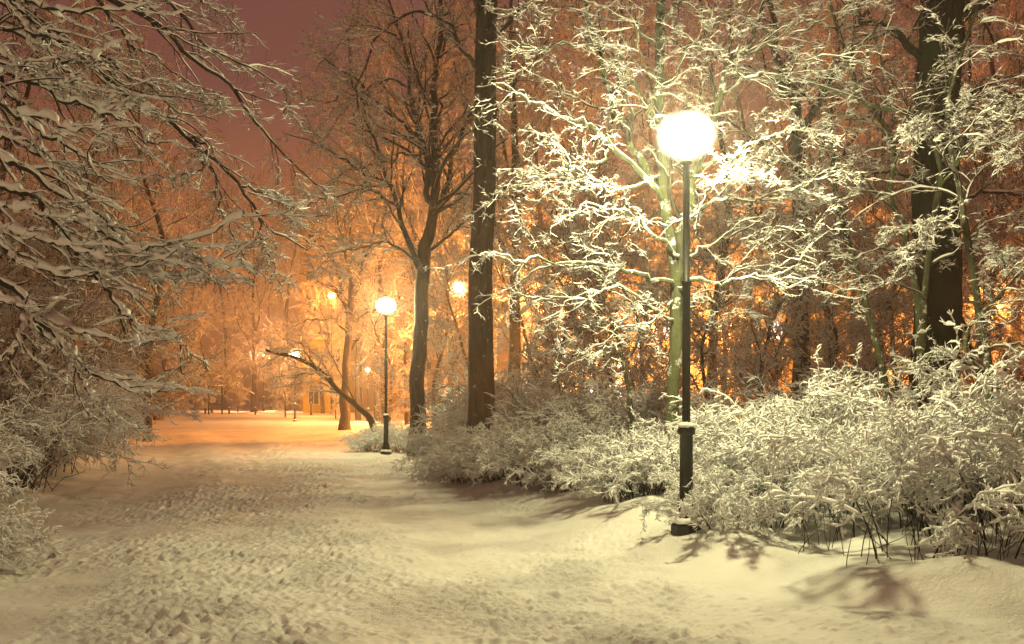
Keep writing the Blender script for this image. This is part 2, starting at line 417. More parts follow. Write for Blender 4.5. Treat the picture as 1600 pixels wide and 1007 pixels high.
# ------------------------------------------------------------------ trees built limb by limb
def big_tree(seed, name, label, base, trunk, limbs, bark, lv, snow, group=None, cat='tree', bark_twig=None, trunk_sides=18, relief=.03):
    """trunk: (pts3d, r0, r1); limbs: list of (pts3d (K,3), r0, r1); lv: child levels; snow: thickness per level"""
    rng = np.random.default_rng(seed)
    t = empty(name, base, label, cat, group)
    if trunk is not None:
        P = trunk[0][None]; K = P.shape[1]; R = (trunk[1] + (trunk[2] - trunk[1]) * np.linspace(0, 1, K) ** .8)[None]
        R = R * (1 + .45 * np.exp(-np.linspace(0, 1, K) * K * .35))[None]
        T, n1, n2 = frames(P); a = np.linspace(0, 2 * math.pi, trunk_sides, endpoint=False)
        rad = R[:, :, None] * (1 + relief * rng.normal(0, 1, (1, 1, trunk_sides)) + relief * .5 * rng.normal(0, 1, (1, K, trunk_sides)))
        V = P[:, :, None] + rad[..., None] * (np.cos(a)[:, None] * n1[:, :, None] + np.sin(a)[:, None] * n2[:, :, None])
        g = Geo(); g.grid(V); g.build('trunk', bark, t, base)
    sg = Geo(); tg = Geo()
    LP = []; LR_ = []
    K = max(len(l[0]) for l in limbs)
    for (P, r0, r1) in limbs:
        if len(P) != K: P = spline(P, K)
        R = r0 + (r1 - r0) * np.linspace(0, 1, K) ** .75
        R = R * rng.uniform(.93, 1.08, K)
        g = Geo(); tube(g, P[None], R[None], 9); g.build('limb', bark, t, base)
        LP.append(P); LR_.append(R)
    P = np.array(LP); R = np.array(LR_)
    snowtube(sg, rng, P, R, snow[0], 7)
    prevs = [(P, R)]
    for li, kw in enumerate(lv):
        kw = dict(kw); src = kw.pop('src', -1); sides = kw.pop('sides', 4); ss = kw.pop('ss', 5)
        C, CR = kids(rng, *prevs[src], **kw); prevs.append((C, CR))
        tube(tg, C, CR, sides); snowtube(sg, rng, C, CR, snow[li + 1], ss, lump=.7)
    tg.build('twigs', bark_twig or M['twig_bark'], t, base); sg.build('snow_cover', M['snow'], t, base)
    return t

def px_limbs(rng, lst, K=26, wob=.02):
    return [(limb_px(rng, pts, Y0, Y1, K, wob), r0, r1) for (pts, Y0, Y1, r0, r1) in lst]

# --- left foreground tree: heavy snow on low boughs (its trunk stands outside the frame)
rng = np.random.default_rng(21)
TL = [
    ([(-230, -40), (-60, 20), (0, 42), (62, 71), (104, 94), (158, 96)], 8.4, 7.4, .032, .007),
    ([(-230, 10), (-80, 50), (0, 83), (42, 108), (75, 132), (120, 128)], 8.3, 7.3, .03, .007),
    ([(-200, 40), (-60, 80), (0, 120), (25, 167), (71, 183), (112, 204), (165, 190)], 8.0, 7.0, .03, .006),
    ([(-200, 80), (-60, 130), (0, 162), (54, 200), (104, 229), (137, 250), (170, 290)], 8.0, 7.1, .034, .007),
    ([(-60, 100), (42, 125), (96, 154), (167, 179), (221, 217), (262, 226)], 7.9, 7.4, .026, .005),
    ([(80, 150), (150, 168), (200, 168), (250, 171)], 7.8, 7.5, .014, .004),
    ([(-200, 160), (-80, 215), (0, 246), (42, 267), (108, 308), (167, 346), (217, 388), (312, 367), (385, 333)], 7.8, 7.2, .036, .006),
    ([(-160, 250), (-40, 285), (55, 308), (83, 342), (137, 388), (208, 392), (260, 383)], 7.4, 6.9, .03, .006),
    ([(-200, 330), (-60, 350), (0, 362), (60, 372), (125, 388), (170, 410)], 7.3, 6.8, .03, .006),
    ([(100, 330), (167, 367), (217, 400), (267, 396), (330, 408), (398, 418)], 7.5, 7.1, .02, .004),
    ([(-150, 340), (0, 385), (30, 410), (109, 430), (199, 417), (278, 395)], 7.2, 6.9, .028, .006),
    ([(-150, 380), (0, 435), (65, 504), (124, 564), (174, 600), (223, 613), (262, 606)], 7.0, 6.7, .032, .005),
    ([(90, 380), (149, 430), (184, 479), (223, 514), (278, 534), (300, 560)], 7.1, 6.8, .02, .004),
    ([(-60, 440), (30, 480), (80, 500), (174, 530), (235, 536)], 7.0, 6.7, .02, .004),
    ([(60, 510), (114, 564), (149, 623), (189, 658)], 6.9, 6.7, .014, .004),
    ([(180, 395), (213, 400), (278, 395), (338, 417), (390, 417)], 7.3, 7.2, .014, .004),
    ([(170, 410), (213, 425), (278, 435), (357, 435)], 7.2, 7.1, .013, .004),
    ([(-200, 420), (-60, 470), (30, 478), (42, 500), (30, 540), (-5, 560)], 6.6, 6.4, .022, .005),
    ([(-150, 300), (-20, 318), (40, 330), (120, 350), (180, 352)], 7.4, 7.0, .02, .005),
    ([(-200, 130), (-60, 200), (30, 225), (90, 270), (130, 330), (165, 400)], 7.6, 7.2, .026, .005),
    ([(-120, -60), (0, -10), (60, 10), (130, 18), (200, 15), (245, 8)], 7.8, 7.6, .024, .005),
    ([(-200, -120), (-60, -60), (10, 10), (40, 45), (75, 60), (90, 120)], 8.0, 7.4, .03, .006),
]
limbs = px_limbs(rng, TL, 56, .012)
bx, by = -5.9, 8.8
tr = spline([(bx, by, ground_z(bx, by) - .2), (bx - .1, by, 2.), (bx, by - .1, 4.), (bx + .3, by, 6.5), (bx + .3, by, 9)], 24)
big_tree(31, 'snow_laden_tree', 'near tree at the left edge with thick heavy snow on its low spreading boughs', (bx, by, ground_z(bx, by) - .2), (tr, .22, .10), limbs, M['bark'],
         [dict(n=9, ang=(15, 42), ratio=.36, K=20, wob=.10, trop=(.05, 0, -.015), flat=.8, rr=.6, rmin=.006, t0=.2),
          dict(n=4, ang=(18, 45), ratio=.42, K=14, wob=.12, trop=(.03, 0, -.02), flat=.7, rmin=.0035),
          dict(n=7, ang=(35, 70), K=6, wob=.15, flat=.9, rmin=.003, lens=.14, src=0),
          dict(n=3, ang=(35, 70), K=5, wob=.15, flat=.9, rmin=.0024, lens=.09, src=2)],
         (.031, .0145, .008, .005, .002))

# --- second left tree: long dark boughs arching over the path
TD = [
    ([(-160, -120), (33, 12), (83, 54), (167, 125), (258, 183), (308, 225), (375, 292), (417, 354), (480, 392)], 9.5, 10.2, .045, .008),
    ([(20, -90), (180, 0), (217, 21), (275, 67), (350, 129), (400, 188), (450, 250), (496, 292)], 10, 10.8, .04, .007),
    ([(110, -60), (175, 29), (208, 71), (250, 92), (300, 133), (350, 150)], 10, 10.6, .02, .005),
    ([(60, 30), (158, 92), (233, 137), (275, 171), (340, 190)], 9.8, 10.3, .022, .005),
    ([(150, -70), (258, 0), (292, 37), (325, 71), (375, 100), (433, 133), (446, 175)], 10.5, 11, .026, .005),
    ([(240, -60), (300, -10), (345, 20), (390, 60)], 10.5, 11, .014, .004),
    ([(130, 90), (190, 128), (260, 130), (340, 152)], 9.8, 10.3, .014, .004),
    ([(300, 215), (325, 232), (315, 262), (285, 272), (235, 277)], 9.9, 9.7, .016, .005),
    ([(375, 292), (420, 300), (450, 318), (470, 345)], 10.1, 10.4, .012, .004),
    ([(405, 340), (410, 380), (425, 410), (440, 450)], 10.1, 10.4, .012, .004),
    ([(60, 40), (100, 110), (130, 140), (170, 190), (185, 240)], 9.4, 9.2, .02, .005),
    ([(330, 255), (345, 310), (360, 360), (390, 420)], 10, 10.3, .012, .004),
]
limbs = px_limbs(rng, TD, 32, .016)
bx, by = -8.4, 11.5
tr = spline([(bx, by, ground_z(bx, by) - .2), (bx + .1, by, 2.5), (bx, by - .2, 5.), (bx + 1.2, by - .5, 7.5), (bx + 2, by - .5, 9.5)], 24)
big_tree(32, 'arching_tree', 'left tree whose long dark thin boughs arch down over the path towards the orange light', (bx, by, ground_z(bx, by) - .2), (tr, .25, .12), limbs, M['bark'],
         [dict(n=13, ang=(18, 50), ratio=.28, K=10, wob=.14, trop=(.03, 0, -.06), flat=.8, rr=.5, rmin=.004, t0=.12),
          dict(n=6, ang=(25, 65), ratio=.45, K=6, wob=.16, trop=(0, 0, -.07), flat=.9, rmin=.0028),
          dict(n=4, ang=(30, 70), K=4, wob=.15, flat=.9, rmin=.002, lens=.12)],
         (.013, .008, .005, .003))

# --- mossy tree right behind the nearest lamp
MO = [
    ([(1055, 440), (1075, 330), (1095, 240), (1130, 130), (1180, 50), (1230, -40)], 12.2, 12.4, .075, .02),
    ([(1036, 300), (1000, 250), (975, 200), (945, 130), (925, 50), (905, -40)], 12.2, 12.4, .06, .02),
    ([(1050, 445), (990, 425), (890, 412), (820, 400), (742, 400)], 12.1, 10.6, .035, .005),
    ([(1052, 500), (1000, 470), (950, 450), (905, 468), (850, 500)], 12.1, 11.0, .022, .004),
    ([(1036, 310), (958, 229), (925, 204), (883, 179), (833, 158), (800, 142), (745, 130)], 12.1, 11, .04, .006),
    ([(960, 232), (900, 265), (850, 270), (790, 300), (750, 322)], 12.0, 11.2, .02, .004),
    ([(1060, 400), (1000, 350), (950, 325), (900, 330), (860, 345)], 12.1, 11.1, .024, .004),
    ([(1072, 340), (1104, 321), (1167, 312), (1217, 300), (1271, 279), (1320, 250)], 12.3, 11.3, .026, .005),
    ([(1056, 450), (1130, 445), (1190, 430), (1245, 418), (1290, 400)], 12.2, 11, .028, .005),
    ([(1060, 410), (1120, 380), (1165, 365), (1200, 380), (1260, 365)], 12.2, 13, .022, .004),
    ([(1090, 260), (1150, 245), (1200, 215), (1250, 205), (1300, 215)], 12.3, 11.2, .024, .005),
    ([(1034, 200), (980, 120), (950, 95), (900, 70), (840, 75), (780, 60)], 12.2, 11.2, .034, .005),
    ([(1032, 140), (1080, 80), (1130, 40), (1170, 10)], 12.2, 11.2, .024, .005),
    ([(1032, 90), (990, 40), (940, 10), (880, -10), (820, 10), (760, 20)], 12.2, 11.5, .024, .005),
    ([(1120, 150), (1170, 120), (1220, 118), (1280, 90), (1340, 85)], 12.3, 11.6, .022, .005),
    ([(1160, 80), (1220, 60), (1290, 30), (1350, -10)], 12.3, 12, .022, .005),
    ([(1040, 240), (1010, 180), (1020, 130), (1000, 70), (1010, 10)], 12.2, 10.6, .022, .005),
    ([(1070, 350), (1110, 290), (1150, 280), (1190, 265)], 12.3, 10.4, .016, .004),
    ([(1050, 470), (1010, 500), (960, 520), (925, 560)], 12.1, 11.2, .016, .004),
    ([(1055, 480), (1100, 470), (1140, 490), (1180, 480)], 12.2, 13.4, .018, .004),
    ([(1035, 280), (960, 300), (900, 262), (870, 262)], 12.2, 10.9, .018, .004),
    ([(1032, 60), (1060, 0), (1100, -40)], 12.2, 11.5, .03, .01),
]
limbs = px_limbs(rng, MO, 32, .035)
bx, by = at(1050, 700, 12.2)[:2]
bz = ground_z(bx, by) - .15
tr = spline([(bx, by, bz), tuple(at(1050, 700, 12.2)), tuple(at(1053, 580, 12.2)), tuple(at(1056, 440, 12.2)), tuple(at(1036, 290, 12.2)), tuple(at(1031, 120, 12.2)), tuple(at(1036, -90, 12.2))], 40, rng, .008)
big_tree(33, 'mossy_tree', 'green mossy trunk with brilliantly lit snowy twigs directly behind the nearest lamp post', (bx, by, bz), (tr, .10, .05), limbs, M['bark_moss'],
         [dict(n=10, ang=(25, 60), ratio=.46, K=16, wob=.17, trop=(0, 0, .0), flat=.75, rr=.5, rmin=.004, t0=.15),
          dict(n=6, ang=(25, 58), ratio=.50, K=12, wob=.19, trop=(0, 0, -.01), flat=.8, rmin=.003),
          dict(n=7, ang=(30, 70), K=6, wob=.25, flat=.9, rmin=.002, lens=.085),
          dict(n=8, ang=(30, 70), K=6, wob=.25, flat=.9, rmin=.002, lens=.11, src=1)],
         (.011, .0072, .0052, .0042, .0042))

# --- tree with the spreading dark fork beside the second lamp
FO = [
    ([(662, 400), (679, 333), (677, 250), (679, 167), (683, 62), (690, -60)], 26, 26, .17, .05),
    ([(679, 330), (671, 292), (658, 208), (637, 125), (625, 62), (600, -30)], 26, 25.5, .10, .02),
    ([(671, 292), (667, 242), (633, 204), (575, 150), (525, 104), (483, 75)], 26, 25, .08, .012),
    ([(665, 390), (687, 321), (704, 250), (729, 187), (742, 158), (775, 50)], 26, 26.5, .10, .02),
    ([(677, 230), (683, 179), (700, 146), (742, 112), (770, 90)], 26, 26, .05, .012),
    ([(655, 420), (629, 346), (608, 287), (579, 271), (525, 242), (450, 208)], 26, 24.5, .085, .012),
    ([(608, 287), (590, 230), (570, 170), (545, 110), (540, 40)], 25.6, 25, .05, .012),
    ([(665, 395), (720, 350), (760, 320), (800, 305)], 26, 27, .05, .012),
    ([(620, 320), (570, 300), (500, 310), (440, 345)], 25.8, 24.5, .05, .01),
    ([(660, 408), (600, 385), (540, 395), (480, 430)], 26, 24, .045, .01),
    ([(658, 240), (610, 250), (560, 262), (500, 300)], 25.8, 25, .04, .01),
    ([(679, 167), (640, 110), (600, 70), (560, 20)], 26, 26.6, .045, .01),
    ([(683, 90), (720, 40), (760, -10)], 26, 26, .04, .01),
    ([(625, 62), (580, 40), (540, 60), (500, 110)], 25.5, 25, .035, .01),
    ([(640, 130), (600, 125), (560, 150), (520, 200), (500, 240)], 25.5, 25, .035, .008),
    ([(575, 150), (540, 150), (500, 160), (455, 150)], 25.5, 25, .035, .008),
]
limbs = px_limbs(rng, FO, 24, .05)
bx, by = at(652, 700, 26)[:2]; bz = ground_z(bx, by) - .15
tr = spline([(bx, by, bz), tuple(at(652, 660, 26)), tuple(at(655, 560, 26)), tuple(at(659, 470, 26)), tuple(at(663, 395, 26))], 30, rng, .02)
big_tree(34, 'forked_tree', 'dark tree forking widely into many limbs, standing just right of the second lamp', (bx, by, bz), (tr, .23, .17), limbs, M['bark_speck'],
         [dict(n=16, ang=(25, 60), ratio=.40, K=9, wob=.13, trop=(0, 0, .02), flat=.9, rr=.5, rmin=.008, t0=.15),
          dict(n=9, ang=(28, 65), ratio=.42, K=6, wob=.16, trop=(0, 0, -.01), flat=.9, rmin=.006, sides=3),
          dict(n=7, ang=(30, 70), ratio=.42, K=4, wob=.2, flat=.9, rmin=.005, sides=3, ss=4)],
         (.018, .017, .015, .013))

# --- tall straight trunk
rng = np.random.default_rng(77)
ST = [
    ([(757, 120), (720, 60), (680, 20), (640, -20)], 20, 19, .06, .015),
    ([(757, 90), (790, 40), (840, 0), (880, -40)], 20, 20, .06, .015),
    ([(757, 200), (790, 150), (820, 120), (860, 60)], 20, 21.5, .05, .01),
    ([(757, 40), (730, -30), (700, -90)], 20, 19, .07, .02),
    ([(700, 20), (640, 20), (590, 60), (560, 130), (555, 190)], 20, 18, .04, .01),
    ([(757, 330), (800, 290), (850, 280), (900, 300)], 20, 21.5, .035, .008),
    ([(757, -20), (820, -60), (900, -50)], 20, 20, .06, .02),
]
limbs = px_limbs(rng, ST, 22, .04)
bx, by = at(752, 700, 20)[:2]; bz = ground_z(bx, by) - .2
tr = spline([(bx, by, bz), tuple(at(751, 600, 20)), tuple(at(751, 450, 20)), tuple(at(757, 300, 20)), tuple(at(758, 150, 20)), tuple(at(760, 0, 20)), tuple(at(765, -250, 20))], 40, rng, .012)
big_tree(35, 'tall_straight_tree', 'tall straight dark trunk with speckled snow, right of the orange lamp', (bx, by, bz), (tr, .27, .20), limbs, M['bark_speck'],
         [dict(n=12, ang=(28, 65), ratio=.4, K=8, wob=.15, flat=.9, rr=.5, rmin=.006, t0=.2),
          dict(n=9, ang=(28, 65), ratio=.42, K=6, wob=.18, flat=.9, rmin=.005, sides=3),
          dict(n=5, ang=(30, 70), ratio=.42, K=4, wob=.2, flat=.9, rmin=.004, sides=3, ss=4)],
         (.014, .012, .01, .008), trunk_sides=26)

# --- thick old trunk at the right
OL = [
    ([(1465, 60), (1530, 10), (1600, -20), (1680, -30)], 17, 16.5, .12, .03),
    ([(1455, 120), (1400, 60), (1340, 20), (1280, -30)], 17, 17, .09, .02),
    ([(1475, 170), (1540, 140), (1600, 150), (1680, 120)], 17, 17.6, .07, .02),
    ([(1450, 300), (1400, 270), (1360, 265), (1320, 290)], 17, 18.5, .05, .01),
    ([(1480, 330), (1540, 300), (1590, 310), (1650, 290)], 17, 18, .05, .01),
    ([(1460, 0), (1440, -60), (1430, -120)], 17, 17, .12, .05),
]
limbs = px_limbs(rng, OL, 22, .04)
bx, by = at(1462, 700, 17)[:2]; bz = ground_z(bx, by) - .2
tr = spline([(bx, by, bz), tuple(at(1463, 600, 17)), tuple(at(1466, 450, 17)), tuple(at(1462, 300, 17)), tuple(at(1464, 150, 17)), tuple(at(1472, 0, 17)), tuple(at(1480, -200, 17))], 40, rng, .015)
big_tree(36, 'old_thick_tree', 'thickest dark old trunk at the right behind the bright snowy shrubs', (bx, by, bz), (tr, .40, .35), limbs, M['bark_wide'],
         [dict(n=12, ang=(28, 65), ratio=.4, K=8, wob=.15, flat=.9, rr=.5, rmin=.006, t0=.2),
          dict(n=8, ang=(28, 65), ratio=.42, K=6, wob=.18, flat=.9, rmin=.005, sides=3),
          dict(n=5, ang=(30, 70), ratio=.42, K=4, wob=.2, flat=.9, rmin=.004, sides=3, ss=4)],
         (.016, .013, .011, .009), trunk_sides=32)

# --- dark forked trunk seen beyond the lamp to its right
DF = [
    ([(1248, 220), (1235, 150), (1215, 80), (1200, -20)], 25, 25, .16, .06),
    ([(1250, 210), (1280, 150), (1310, 100), (1350, 20)], 25, 25, .12, .04),
    ([(1248, 300), (1290, 260), (1330, 230), (1370, 160)], 25, 24, .08, .02),
    ([(1240, 260), (1200, 230), (1150, 200), (1110, 150)], 25, 26, .06, .02),
    ([(1235, 150), (1180, 110), (1130, 100), (1080, 60)], 25, 25, .05, .01),
    ([(1290, 140), (1340, 130), (1400, 90), (1440, 60)], 25, 25, .05, .01),
]
limbs = px_limbs(rng, DF, 22, .05)
bx, by = at(1250, 700, 25)[:2]; bz = ground_z(bx, by) - .2
tr = spline([(bx, by, bz), tuple(at(1252, 560, 25)), tuple(at(1250, 400, 25)), tuple(at(1248, 300, 25)), tuple(at(1248, 200, 25))], 30, rng, .02)
big_tree(37, 'dark_forked_tree', 'dark forked trunk in shade behind the twigs right of the nearest lamp', (bx, by, bz), (tr, .24, .18), limbs, M['bark'],
         [dict(n=12, ang=(28, 65), ratio=.4, K=8, wob=.15, flat=.9, rr=.5, rmin=.008, t0=.2),
          dict(n=9, ang=(28, 65), ratio=.42, K=6, wob=.18, flat=.9, rmin=.006, sides=3),
          dict(n=6, ang=(30, 70), ratio=.42, K=4, wob=.2, flat=.9, rmin=.005, sides=3, ss=4)],
         (.014, .013, .011, .010))

# --- saplings with green stems at the right
def sapling(seed, label, foot, lst, Y, sn=(.012, .0078, .0055, .0044), r=.055, n1=8, droop=0., group='green stemmed young trees at the right'):
    rg = np.random.default_rng(seed)
    limbs = px_limbs(rg, lst[1:], 22, .02)
    bx, by = at(foot, 700, Y)[:2]; bz = ground_z(bx, by) - .1
    pts = [(bx, by, bz)] + [tuple(at(x, y, Y)) for (x, y) in lst[0]]
    tr = spline(pts, 34, rg, .01)
    limbs.append((tr[12:], r * .8, .008))
    return big_tree(seed, 'young_tree', label, (bx, by, bz), (tr, r, r * .3), limbs, M['bark_moss'],
        [dict(n=n1, ang=(25, 62), ratio=.44, K=14, wob=.18, trop=(0, 0, -droop), flat=.75, rr=.5, rmin=.004, t0=.1),
         dict(n=6, ang=(25, 58), ratio=.52, K=11, wob=.18, trop=(0, 0, -droop), flat=.8, rmin=.003),
         dict(n=6, ang=(30, 68), K=5, wob=.25, flat=.9, rmin=.002, lens=.09)], sn, group=group, trunk_sides=12, relief=.02)

sapling(51, 'slender green stem leaning left up from behind the shrubs, left of the thick trunk', 1392,
        [[(1385, 600), (1337, 417), (1312, 333), (1304, 271), (1296, 200), (1279, 120)],
         ([(1312, 333), (1260, 270), (1200, 250), (1140, 270)], 13.5, 12.6, .02, .005),
         ([(1337, 417), (1290, 370), (1230, 360), (1180, 380)], 13.5, 12.6, .02, .005),
         ([(1304, 271), (1345, 240), (1400, 235), (1440, 260)], 13.5, 13, .018, .005),
         ([(1360, 500), (1300, 450), (1240, 440), (1190, 470)], 13.5, 14.2, .02, .005),
         ([(1345, 440), (1390, 400), (1430, 395)], 13.5, 13, .016, .004)], 13.5)
sapling(52, 'crooked bright green stem directly left of the thick old trunk', 1446,
        [[(1440, 600), (1436, 500), (1421, 408), (1412, 354), (1392, 308), (1396, 225), (1342, 146), (1325, 96), (1296, 0), (1280, -60)],
         ([(1396, 225), (1350, 190), (1310, 180), (1270, 195)], 13, 12, .022, .005),
         ([(1392, 308), (1350, 300), (1310, 320), (1270, 318)], 13, 12.2, .02, .005),
         ([(1421, 408), (1380, 390), (1340, 400), (1300, 395)], 13, 12.2, .02, .005),
         ([(1342, 146), (1300, 140), (1250, 120), (1190, 130)], 13, 12.4, .02, .005),
         ([(1325, 96), (1370, 40), (1400, 0), (1420, -50)], 13, 13, .022, .006),
         ([(1396, 230), (1430, 180), (1470, 150), (1500, 80)], 13, 12.6, .02, .005),
         ([(1310, 50), (1260, 30), (1200, 40), (1150, 20)], 13, 12.6, .02, .005)], 13.0, r=.06)
sapling(53, 'green stem arching over to the left in front of the thick old trunk', 1440,
        [[(1441, 600), (1446, 460), (1458, 340), (1471, 267), (1437, 187), (1379, 167), (1300, 142), (1200, 117), (1140, 118)],
         ([(1465, 300), (1500, 250), (1540, 215), (1600, 190)], 12.4, 11.8, .02, .005),
         ([(1450, 420), (1500, 390), (1540, 350), (1600, 330)], 12.4, 12, .022, .005),
         ([(1446, 470), (1400, 440), (1370, 450), (1330, 480)], 12.4, 11.6, .018, .005),
         ([(1437, 187), (1450, 130), (1490, 90), (1550, 70), (1610, 90)], 12.4, 12, .02, .005)], 12.4, r=.05)
sapling(54, 'heavily snowed young tree at the right edge with a drooping white clump of twigs', 1560,
        [[(1545, 600), (1530, 480), (1510, 360), (1495, 260), (1480, 180), (1500, 90), (1530, 0)],
         ([(1495, 250), (1520, 200), (1560, 190), (1600, 210)], 11.6, 11, .02, .005),
         ([(1490, 220), (1510, 175), (1550, 165), (1590, 170)], 11.6, 11.4, .018, .005),
         ([(1495, 260), (1525, 225), (1570, 225), (1610, 250)], 11.6, 11, .018, .005),
         ([(1492, 240), (1470, 200), (1440, 190), (1420, 210)], 11.6, 11.2, .016, .005),
         ([(1485, 190), (1530, 150), (1580, 150), (1630, 160)], 11.6, 11.2, .018, .005),
         ([(1510, 360), (1470, 340), (1440, 360), (1410, 400)], 11.6, 11, .016, .005),
         ([(1520, 420), (1560, 400), (1600, 420)], 11.6, 11.2, .016, .005)], 11.6, sn=(.016, .012, .009, .007), droop=.05, n1=14)
sapling(55, 'snowy bent branchy sapling low at the right edge of the thicket', 1600,
        [[(1590, 640), (1560, 600), (1515, 560), (1512, 520), (1545, 480), (1600, 420), (1660, 370)],
         ([(1512, 560), (1560, 545), (1610, 545), (1660, 550)], 11, 10.6, .024, .006),
         ([(1560, 470), (1570, 420), (1560, 380)], 11, 11, .014, .004),
         ([(1530, 580), (1500, 560), (1470, 550), (1430, 570)], 11, 10.8, .016, .004)], 11.0, r=.04)
sapling(56, 'thin branchy sapling between the tall trunk and the mossy tree', 990,
        [[(985, 640), (975, 570), (955, 500), (930, 430), (900, 370)],
         ([(975, 570), (1000, 520), (1010, 480), (1030, 440)], 15, 15, .02, .005),
         ([(955, 500), (910, 470), (870, 460), (830, 480)], 15, 14.6, .018, .005),
         ([(965, 530), (930, 510), (890, 530), (850, 560)], 15, 15.4, .018, .005)], 15.0, r=.04, group=None)

# --- leaning tree on the left of the second lamp, and mid trunk behind it
rg = np.random.default_rng(91)
lst = [([(540, 618), (500, 600), (470, 600), (430, 608)], 36, 36, .03, .01),
       ([(500, 580), (470, 550), (440, 555), (410, 575)], 36, 36, .04, .01),
       ([(530, 610), (500, 565), (480, 545), (440, 530)], 36, 36, .03, .01),
       ([(560, 635), (520, 560), (500, 520)], 36, 36, .03, .01),
       ([(495, 578), (460, 590), (420, 590)], 36, 35, .03, .01)]
limbs = px_limbs(rg, lst, 18, .04)
bx, by = at(592, 670, 36)[:2]; bz = ground_z(bx, by) - .1
tr = spline([(bx, by, bz), tuple(at(575, 652, 36)), tuple(at(540, 620, 36)), tuple(at(500, 580, 36)), tuple(at(455, 557, 36)), tuple(at(415, 548, 36))], 24, rg, .03)
limbs.append((tr[8:], .07, .015))
big_tree(38, 'leaning_tree', 'bare tree leaning far left out over the orange snow from behind the second lamp', (bx, by, bz), (tr, .13, .04), limbs, M['bark'],
         [dict(n=12, ang=(25, 65), ratio=.42, K=7, wob=.16, trop=(0, 0, .02), rr=.5, rmin=.009, t0=.1),
          dict(n=8, ang=(28, 65), ratio=.42, K=5, wob=.2, rmin=.007, sides=3),
          dict(n=5, ang=(30, 70), ratio=.42, K=4, wob=.2, rmin=.006, sides=3, ss=4)], (.018, .016, .014, .012), trunk_sides=12)

lst = [([(546, 500), (552, 450), (575, 400), (590, 330)], 48, 48, .16, .03),
       ([(544, 490), (530, 460), (500, 440), (460, 430)], 48, 47, .11, .02),
       ([(545, 520), (520, 505), (480, 500), (440, 520)], 48, 47, .08, .02),
       ([(548, 480), (545, 420), (530, 360), (520, 300)], 48, 48, .10, .02),
       ([(548, 500), (590, 480), (630, 470), (670, 480)], 48, 48, .08, .02),
       ([(535, 455), (520, 410), (490, 380), (450, 370)], 48, 48, .07, .02),
       ([(545, 550), (570, 520), (610, 510)], 48, 49, .06, .02)]
limbs = px_limbs(rg, lst, 20, .07)
bx, by = at(539, 670, 48)[:2]; bz = ground_z(bx, by) - .15
tr = spline([(bx, by, bz), tuple(at(539, 640, 48)), tuple(at(541, 580, 48)), tuple(at(545, 510, 48)), tuple(at(548, 470, 48))], 24, rg, .03)
big_tree(39, 'middle_tree', 'mid distance trunk lit orange between the leaning tree and the second lamp', (bx, by, bz), (tr, .26, .15), limbs, M['bark_speck'],
         [dict(n=13, ang=(25, 65), ratio=.42, K=7, wob=.16, trop=(0, 0, .0), rr=.5, rmin=.011, t0=.1),
          dict(n=9, ang=(28, 65), ratio=.42, K=5, wob=.2, rmin=.009, sides=3),
          dict(n=7, ang=(30, 70), ratio=.42, K=4, wob=.2, rmin=.008, sides=3, ss=4)], (.02, .018, .015, .013), trunk_sides=14)

# ------------------------------------------------------------------ background trees (templates, then copies)
def bg_tree(seed, H, spread, label, loc, rz, group, crown0=.22, droop=0., dens=1., twr=.014, rt=.22, first_sc=1.):
    rg = np.random.default_rng(seed)
    t = empty('frosted_tree', loc, label, 'tree', group, rz); t.scale = (first_sc,) * 3
    tr = spline([(0, 0, -.3), (rg.normal(0, .1), rg.normal(0, .1), H * .25), (rg.normal(0, .25), rg.normal(0, .25), H * .5), (rg.normal(0, .4), rg.normal(0, .4), H * .75), (rg.normal(0, .5), rg.normal(0, .5), H)], 24, rg, .02)
    R = rt * (1 - .88 * np.linspace(0, 1, 24) ** .9)
    g = Geo(); tube(g, tr[None], R[None], 10); g.build('trunk', M['bark_speck'], t)
    g = Geo()
    A, AR = kids(rg, tr[None], R[None], int(20 * dens), ang=(35, 65), K=12, t0=crown0, t1=.97, wob=.12, trop=(0, 0, .05 - droop), rr=.5, lens=spread, rmin=.03)
    tube(g, A, AR, 5)
    B, BR = kids(rg, A, AR, 11, ang=(28, 60), ratio=.4, K=7, wob=.16, trop=(0, 0, -droop), rr=.5, rmin=twr * 1.3, t0=.12)
    tube(g, B, BR, 3)
    C, CR = kids(rg, B, BR, 10, ang=(28, 65), ratio=.42, K=5, wob=.2, trop=(0, 0, -droop), rmin=twr); tube(g, C, CR, 3)
    D, DR = kids(rg, C, CR, 6, ang=(30, 70), ratio=.5, K=4, wob=.22, trop=(0, 0, -droop), rmin=twr * .9); tube(g, D, DR, 3)
    g.build('crown', M['twig_snow'], t, smooth=False)
    return t

GB = 'frosted trees of the wood behind the path'
protos = [
    bg_tree(201, 16, 5.0, 'tall frosted tree beyond the tall straight trunk', (0, 30, 0), 0, GB),
    bg_tree(202, 20, 5.6, 'tallest frosted tree of the wood above the orange lamp', (3, 34, 0), 0, GB, crown0=.25),
    bg_tree(203, 8, 3.0, 'low bushy frosted tree of the thicket', (6, 28, 0), 0, GB, crown0=.03, droop=.03, rt=.09, dens=1.5),
    bg_tree(204, 13, 4.4, 'frosted tree with drooping twigs', (9, 36, 0), 0, GB, crown0=.12, droop=.05, rt=.17),
]
rg = random.Random(8)
